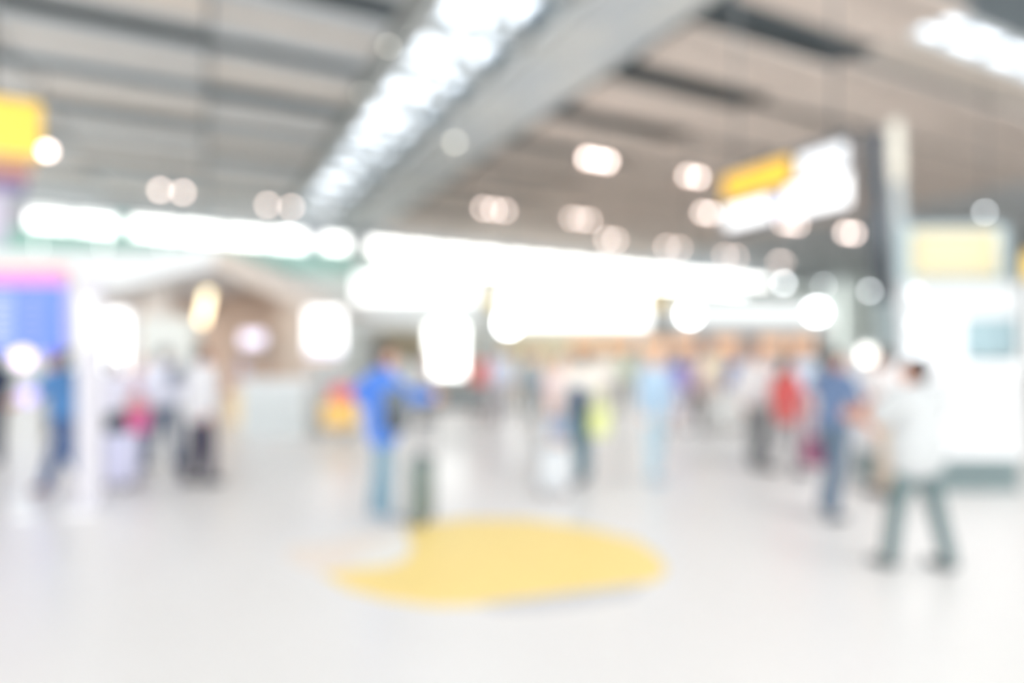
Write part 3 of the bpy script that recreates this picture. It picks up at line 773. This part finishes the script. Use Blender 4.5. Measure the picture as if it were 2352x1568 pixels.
for r_ in range(7):
    for c0, c1, cc in cols:
        fbox('text_row', c0, c1, 676 + r_ * 18 + 8, 676 + r_ * 18, -.035, .008, emit(cc, 1.0, 'screen_text'), scr)
for x in (-200, 100):
    fbox('leg', x - 6, x + 6, 1003, 818, .12, .1, M_LAMPM)
# two lilac globes in front of the board
for lab, px, py, r, c, e, pyf in (('pinkish white glowing globe floor lamp below the departure board', 52, 822, .10, (255, 226, 250), 2.6, 1150), ('lilac glowing globe floor lamp in front of the lower board', 64, 908, .085, (206, 190, 250), 1.5, 1182)):
    q = F(px, pyf); d = FPX * EYE / (pyf - HY)
    t = thing('globe_lamp', lab, 'lamp', q); zz = EYE + (HY - py) / FPX * d
    MB().tube((0, 0, 0), (0, 0, .03), .12, n=16).build('foot', M_WHITE, t, True)
    MB().tube((0, 0, .03), (0, 0, zz - r * .9), .015, n=8).build('stem', M_WHITE, t, True)
    MB().ell((0, 0, zz), (r, r, r)).build('globe', emit(c, e), t, True)

q = F(208, 1172)
to = thing('white_totem', 'slim white free standing totem in front of striding blue shirt', 'totem', q, FACE_CAM)
MB().rbox((0, 0, 1.27), (.26, .10, 2.46), .03).build('panel', mat((198, 196, 204), .5, 0, .02, 2, name='pale_grey_laminate'), to)
MB().rbox((0, 0, .02), (.38, .34, .04), .015).build('base_plate', mat((226, 226, 230), .5, name='light_base'), to)
MB().rbox((0, -.055, 2.0), (.18, .01, .5), .004).build('inset_face', mat((238, 240, 240), .3, name='inset'), to)

def lightbox(label, px0, px1, py0, py1, d, rgb, e, floor_leg=True, frame=(220, 222, 226), name='light_box', strips=(), rz=FACE_CAM, base=None):
    c = P((px0 + px1) / 2, py1, d); z0 = c.z; w = (px1 - px0) / FPX * d; h = (py1 - py0) / FPX * d
    t = thing(name, label, 'light box', (c.x, c.y, 0), rz)
    fr = mat(frame, .5, name='box_frame')
    MB().rbox((0, .06, z0 + h / 2), (w + .10, .16, h + .10), .02).build('case', fr, t)
    f = MB().rbox((0, -.03, z0 + h / 2), (w, .03, h), .008).build('lit_face', emit(rgb, e), t)
    for (a0, a1, cc, ee) in strips:
        MB().rbox((0, -.05, z0 + h * (a0 + a1) / 2), (w * .94, .01, h * (a1 - a0)), .003).build('colour_strip', emit(cc, ee), f)
    if floor_leg:
        bm_ = mat(base or frame, .5, name='box_base')
        for x in (-.35, .35):
            MB().rbox((x * w, .06, z0 / 2), (.08, .1, max(z0, .05)), .01).build('leg', bm_, t)
        MB().rbox((0, .06, .02), (w * .9, .4, .04), .012).build('foot_plate', bm_, t)
    return t
lightbox('round cornered bright white light box left of the white clad group', 226, 296, 716, 850, 11.0, (250, 253, 255), 2.6)
lightbox('bright square light box with lilac and orange lower strips by gabled shop', 706, 786, 712, 812, 17.2, (252, 250, 250), 2.6, strips=((.0, .16, (226, 230, 255), 1.4), ))
lightbox('lilac glowing light box at the back of the gabled shop', 556, 606, 764, 792, 22.0, (240, 232, 255), 2.0)
lightbox('faint pink light box between lilac box and square white box', 620, 676, 775, 820, 23.0, (252, 226, 232), 1.0)
lightbox('tall brilliant white light box standing in the hall centre', 985, 1066, 745, 862, 17.5, (250, 255, 250), 4.5, frame=(226, 232, 230), base=(110, 118, 120))
lightbox('warm white pill shaped light box behind navy shirt', 1975, 2003, 800, 858, 10.0, (255, 254, 244), 4.0)
lightbox('orange edged narrow light strip under the square white box', 704, 770, 818, 826, 16.6, (250, 200, 170), .9)

# gabled shop
DS = 18.0
def S_(px, py, d=DS): return P(px, py, d)
gb = P(470, 936, DS); gb.z = 0
gs = thing('gabled_shop', 'shop pavilion with white gabled roof and brown timber interior', 'shop', gb)
def gprism(name, pts, depth, m, d=DS):
    return MB().prism([S_(x, y, d) - gb for x, y in pts], FWD * depth).build(name, m, gs)
M_RW = mat((226, 230, 234), .5, 0, .02, 1, name='white_roof'); M_RT = mat((206, 196, 188), .5, 0, .03, 1, name='taupe_roof')
gprism('roof_slope', [(150, 692), (488, 612), (500, 566), (440, 566), (290, 596), (150, 620)], 5, M_RW)
gprism('roof_slope', [(488, 612), (700, 712), (800, 714), (640, 640), (500, 566)], 5, M_RT)
gprism('back_wall', [(200, 700), (488, 600), (720, 700), (720, 936), (200, 936)], .12, mat((218, 194, 176), .7, 0, .08, 3, name='brown_timber'), DS + 4.6)
gprism('side_wall', [(640, 700), (720, 715), (720, 936), (640, 936)], .25, mat((206, 190, 176), .7, 0, .05, 3, name='light_timber'), DS + .6)
gprism('corner_post', [(330, 625), (388, 612), (388, 936), (330, 936)], .3, mat((214, 206, 200), .6, name='pale_post'), DS + 1.0)
gprism('corner_post', [(178, 680), (214, 676), (214, 936), (178, 936)], .3, mat((232, 224, 214), .6, name='cream_post'), DS + .4)
gprism('counter', [(320, 728), (436, 728), (436, 936), (320, 936)], .6, mat((226, 230, 228), .5, name='white_counter'), DS - .4)
gprism('shelf', [(520, 800), (640, 800), (640, 812), (520, 812)], .5, M_RT, DS + 4.0)
ln = thing('lantern', 'glowing cream cylinder lantern hanging inside the gabled shop', 'lamp', P(470, 612, 17.4))
q0 = P(478, 668, 17.4) - ln.location; q1 = P(463, 742, 17.4) - ln.location
MB().tube(q0, q1, .10, n=16).build('shade', emit((255, 236, 196), 4.2), ln, True)
MB().tube((0, 0, .1), q0, .012, n=6).build('cord', M_LAMPM, ln, True)
MB().tube(q0, q0 + Vector((0, 0, .05)), .11, n=16).build('top_cap', M_LAMPM, ln, True)

# flat white canopy behind the board
cn = thing('flat_canopy', 'flat white shop canopy behind the blue departure board', 'canopy', F(100, 894), FACE_CAM)
d = FPX * EYE / 94; k = d / FPX
MB().rbox((60 * k, 1.5, (894 - 610) * k), (500 * k, 3.5, 62 * k), .04).build('fascia', M_RW, cn)
for px in (-160, 90, 280):
    MB().tube(((px) * k, 1.0, 0), ((px) * k, 1.0, (894 - 640) * k), .12, n=12).build('post', M_RW, cn, True)
# white counter block and tan box left of centre
cb = thing('white_counter', 'pale grey service counter block left of the blue coat', 'counter', F(644, 1000), FACE_CAM)
MB().rbox((0, 0, .52), (1.25, .7, 1.04), .03).build('body', mat((206, 212, 214), .5, name='counter_white'), cb)
MB().rbox((0, 0, 1.07), (1.35, .8, .06), .015).build('worktop', M_WHITE, cb)
MB().rbox((0, -.355, .5), (1.0, .02, .7), .008).build('front_panel', mat((200, 206, 208), .4, name='counter_panel'), cb)
tb = thing('parcel_box', 'tan cardboard box left of pale grey counter', 'box', F(556, 968), FACE_CAM + .2)
MB().box((0, 0, .33), (.55, .45, .66)).build('carton', mat((236, 214, 176), .8, 0, .05, 6, name='cardboard'), tb)
MB().box((0, 0, .662), (.56, .06, .006)).build('tape', mat((214, 190, 150), .5, name='tape'), tb)

# luggage trolley with yellow and red bags
tq = F(780, 1006)
tro = thing('luggage_trolley', 'steel luggage trolley left of blue coat', 'trolley', tq, FACE_CAM + .5)
M_AL = mat((196, 200, 202), .3, .7, name='steel_tube')
MB().tube((-.28, -.45, .18), (-.28, .45, .18), .018, n=8).tube((.28, -.45, .18), (.28, .45, .18), .018, n=8).tube((-.28, .0, .18), (.28, .0, .18), .018, n=8).tube((-.28, -.45, .18), (.28, -.45, .18), .018, n=8).build('platform', M_AL, tro, True)
MB().tube((-.28, .45, .18), (-.28, .5, 1.0), .018, n=8).tube((.28, .45, .18), (.28, .5, 1.0), .018, n=8).build('uprights', M_AL, tro, True)
MB().cap((-.3, .5, 1.0), .024, (.3, .5, 1.0), .024).build('push_bar', M_DARK, tro, True)
for x, y in ((-.26, .42), (.26, .42), (0, -.42)):
    wq = MB().tube((x - .02, y, .08), (x + .02, y, .08), .08, n=14).build('wheel', M_DARK, tro, True)
    MB().box((x, y, .13), (.05, .03, .1)).build('fork', M_AL, wq)
def soft_bag(label, off, size, rgb, rz=0.2):
    t = thing('travel_bag', label, 'bag', tq + off, FACE_CAM + .5 + rz)
    m = cloth(rgb); w, dp, h = size
    MB().rbox((0, 0, h / 2), size, .07).build('bag_body', m, t, True)
    MB().cap((-.1, 0, h + .05), .014, (.1, 0, h + .05), .014).build('handle', m, t, True)
    MB().rbox((0, -dp / 2 - .01, h * .45), (w * .6, .03, h * .5), .012).build('pocket', m, t, True)
soft_bag('orange yellow travel bag on the luggage trolley', Vector((0, 0, .20)), (.56, .45, .52), (248, 206, 128))
soft_bag('coral red travel bag on top of the orange yellow bag', Vector((.06, .02, .72)), (.42, .34, .26), (236, 110, 120), .1)

# seats by the tall light box
se = thing('seat_row', 'row of dark grey waiting seats below the tall light box', 'seats', F(1036, 976), FACE_CAM)
M_SEAT = mat((120, 128, 130), .5, 0, .05, 5, name='grey_seat')
for i in range(3):
    x = (i - 1) * .56
    s_ = MB().rbox((x, 0, .42), (.48, .46, .06), .02).build('seat', M_SEAT, se)
    MB().rbox((x, .24, .66), (.48, .06, .42), .02).build('backrest', M_SEAT, se)
for i in range(4):
    MB().rbox(((i - 1.5) * .56, .02, .58), (.05, .4, .03), .01).build('armrest', M_LAMPM, se)
MB().box((0, .02, .36), (1.66, .06, .05)).build('beam', M_LAMPM, se)
for x in (-.7, .7):
    MB().box((x, .02, .17), (.05, .05, .34)).box((x, .02, .015), (.06, .5, .03)).build('leg', M_LAMPM, se)

# ------------------------------------------------------------------ shops and counters at the back of the hall
def shop(label, px0, px1, d, ytop, ysignb, ybot, sign_rgb, e, body, interior, depth=5.0, extra=None):
    c = P((px0 + px1) / 2, 800, d); k = d / FPX
    t = thing('shop_unit', label, 'shop', (c.x, c.y, 0), FACE_CAM)
    zz = lambda py: EYE + (HY - py) * k
    w = (px1 - px0) * k; m = mat(body, .5, 0, .03, 1, name='shop_wall')
    MB().rbox((0, .15, (zz(ysignb) + zz(ytop)) / 2), (w, .3, zz(ytop) - zz(ysignb)), .02).build('sign_fascia', emit(sign_rgb, e), t)
    MB().rbox((0, .2, (zz(ybot) + zz(ysignb)) / 2), (w, .3, zz(ysignb) - zz(ybot)), .02).build('bulkhead', m, t)
    MB().box((0, depth / 2, zz(ytop) + .06), (w + .1, depth, .12)).build('roof', m, t)
    MB().box((0, depth, zz(ytop) / 2), (w, .15, zz(ytop))).build('back_wall', mat(interior, .6, 0, .08, 2, name='shop_interior'), t)
    for x in (-1, 1):
        MB().box((x * (w / 2 - .08), depth / 2 + .1, zz(ytop) / 2), (.16, depth, zz(ytop))).build('side_wall', m, t)
    for j in range(3):
        MB().box((0, depth - .3, .7 + .6 * j), (w - .5, .35, .05)).build('shelf', m, t)
    MB().rbox((-w * .1, 1.2, .5), (w * .5, .6, 1.0), .03).build('counter', m, t)
    if extra: extra(t, w, zz, k)
    return t
shop('shop with long white glowing fascia left of the hall centre', 815, 1095, 30, 632, 692, 756, (250, 254, 255), 2.2, (226, 230, 230), (206, 190, 160))
def logo(t, w, zz, k):
    MB().rbox((-w / 2 - .35, -.02, zz(690)), (.5, .1, .8), .02).build('yellow_blade_sign', emit((255, 226, 150), 1.1), t)
    MB().rbox((-w / 2 + 1.2, -.04, zz(652)), (2.0, .06, .4), .02).build('pink_lettering_panel', emit((255, 216, 216), 1.3), t)
shop('shop with the biggest white glowing fascia right of centre', 1150, 1490, 32, 655, 748, 762, (252, 255, 255), 3.0, (226, 228, 226), (232, 220, 190), extra=logo)
shop('long low check in hall unit with white fascia at right', 1540, 1910, 36, 700, 735, 765, (244, 250, 251), 1.0, (214, 216, 216), (206, 196, 196), 4)
# spot globes in front of the shops
def spot(label, px, py, d, r, e=20.0, m=None, group='white globe lights before the shops'):
    p = P(px, py, d)
    t = thing('globe_light', label, 'lamp', (p.x, p.y, ZD), 0, group)
    MB().tube((0, 0, 0), (0, 0, p.z - ZD + r), .025, n=8).build('stem', M_LAMPM, t, True)
    MB().ell((0, 0, p.z - ZD), (r, r, r)).build('globe', m or M_GLOBEW, t, True)
spot('big white globe light at left end of biggest fascia', 1168, 742, 28, .42)
spot('white globe light hanging in the middle of right fascia gap', 1584, 722, 30, .36)
spot('white globe light hanging at right end of low fascia', 1876, 716, 30, .36)
br = thing('brown_sign', 'small ochre brown sign left of the right globe light', 'sign', P(1512, 690, 31), FACE_CAM)
MB().rbox((0, 0, 0), (1.1, .12, .7), .02).build('board', mat((206, 180, 120), .6, name='ochre'), br)
MB().box((0, .1, -1.0), (.08, .08, 2.6)).build('bracket', M_LAMPM, br)
# check-in counters with orange screens
oc = [(1345, 30), (1425, 30), (1505, 30), (1576, 30), (1672, 30), (1776, 30), (1846, 30)]
names = ['leftmost', 'second from left', 'third from left', 'middle', 'third from right', 'second from right', 'rightmost']
for i, (px, d) in enumerate(oc):
    c = P(px, 800, d)
    t = thing('check_in_desk', 'check in desk with orange screen overhead, %s of the seven' % names[i], 'desk', (c.x, c.y, 0), FACE_CAM, 'check in desks with orange screens')
    k = d / FPX
    w = 62 if i not in (0, 1) else 66
    MB().rbox((0, 0, .55), (1.3, .7, 1.1), .03).build('desk_body', mat((214, 206, 202), .5, name='desk'), t)
    MB().rbox((0, 0, 1.12), (1.4, .8, .05), .015).build('desk_top', M_WHITE, t)
    s_ = MB().rbox((0, .3, EYE + 9 * k), (w * k, .1, 34 * k), .02).build('screen_case', M_LAMPM, t)
    MB().rbox((0, .24, EYE + 9 * k), (w * k - .08, .02, 34 * k - .08), .006).build('orange_screen', emit((255, 200, 156), .85 if i > 1 else .8, 'orange_screen', .06, 4), s_)
    for x in (-.5, .5):
        MB().tube((x, .33, 1.1), (x, .33, EYE + 0 * k), .025, n=8).build('screen_post', M_LAMPM, t, True)

# trough lights added to brighten the dim end wall under the long clerestory
for i in range(6):
    c = pv + RZ @ (Vector((19 + i * 9.0, V1 - .25, 9.5)) - pv); c.z = 9.5
    t = thing('added_trough_light', '%s added white linear trough light under the long clerestory' % ('leftmost', 'second from left', 'third from left', 'third from right', 'second from right', 'rightmost')[i], 'added wall lamp', c, math.radians(6), 'added trough lights along the end wall')
    MB().box((0, .12, -.12), (8.4, .3, .08)).build('tray', M_WHITE, t)
    MB().rbox((0, 0, .06), (8.2, .22, .24), .04).build('diffuser', emit((246, 252, 252), 8.0), t)
    for x in (-3.5, 0, 3.5): MB().box((x, .25, -.02), (.08, .3, .1)).build('bracket', M_LAMPM, t)

# ------------------------------------------------------------------ fuse bodies and garments
bpy.context.view_layer.update()
dg = bpy.context.evaluated_depsgraph_get()
new = [(o, bpy.data.meshes.new_from_object(o.evaluated_get(dg))) for o in REMESH]
for o, me in new:
    o.modifiers.clear()
    old = o.data; nm = o.name.split('.')[0]
    o.data = me; me.name = nm
    bpy.data.meshes.remove(old)
    for p in me.polygons: p.use_smooth = True
for o in bpy.data.objects:
    if '_j' in o: del o['_j']
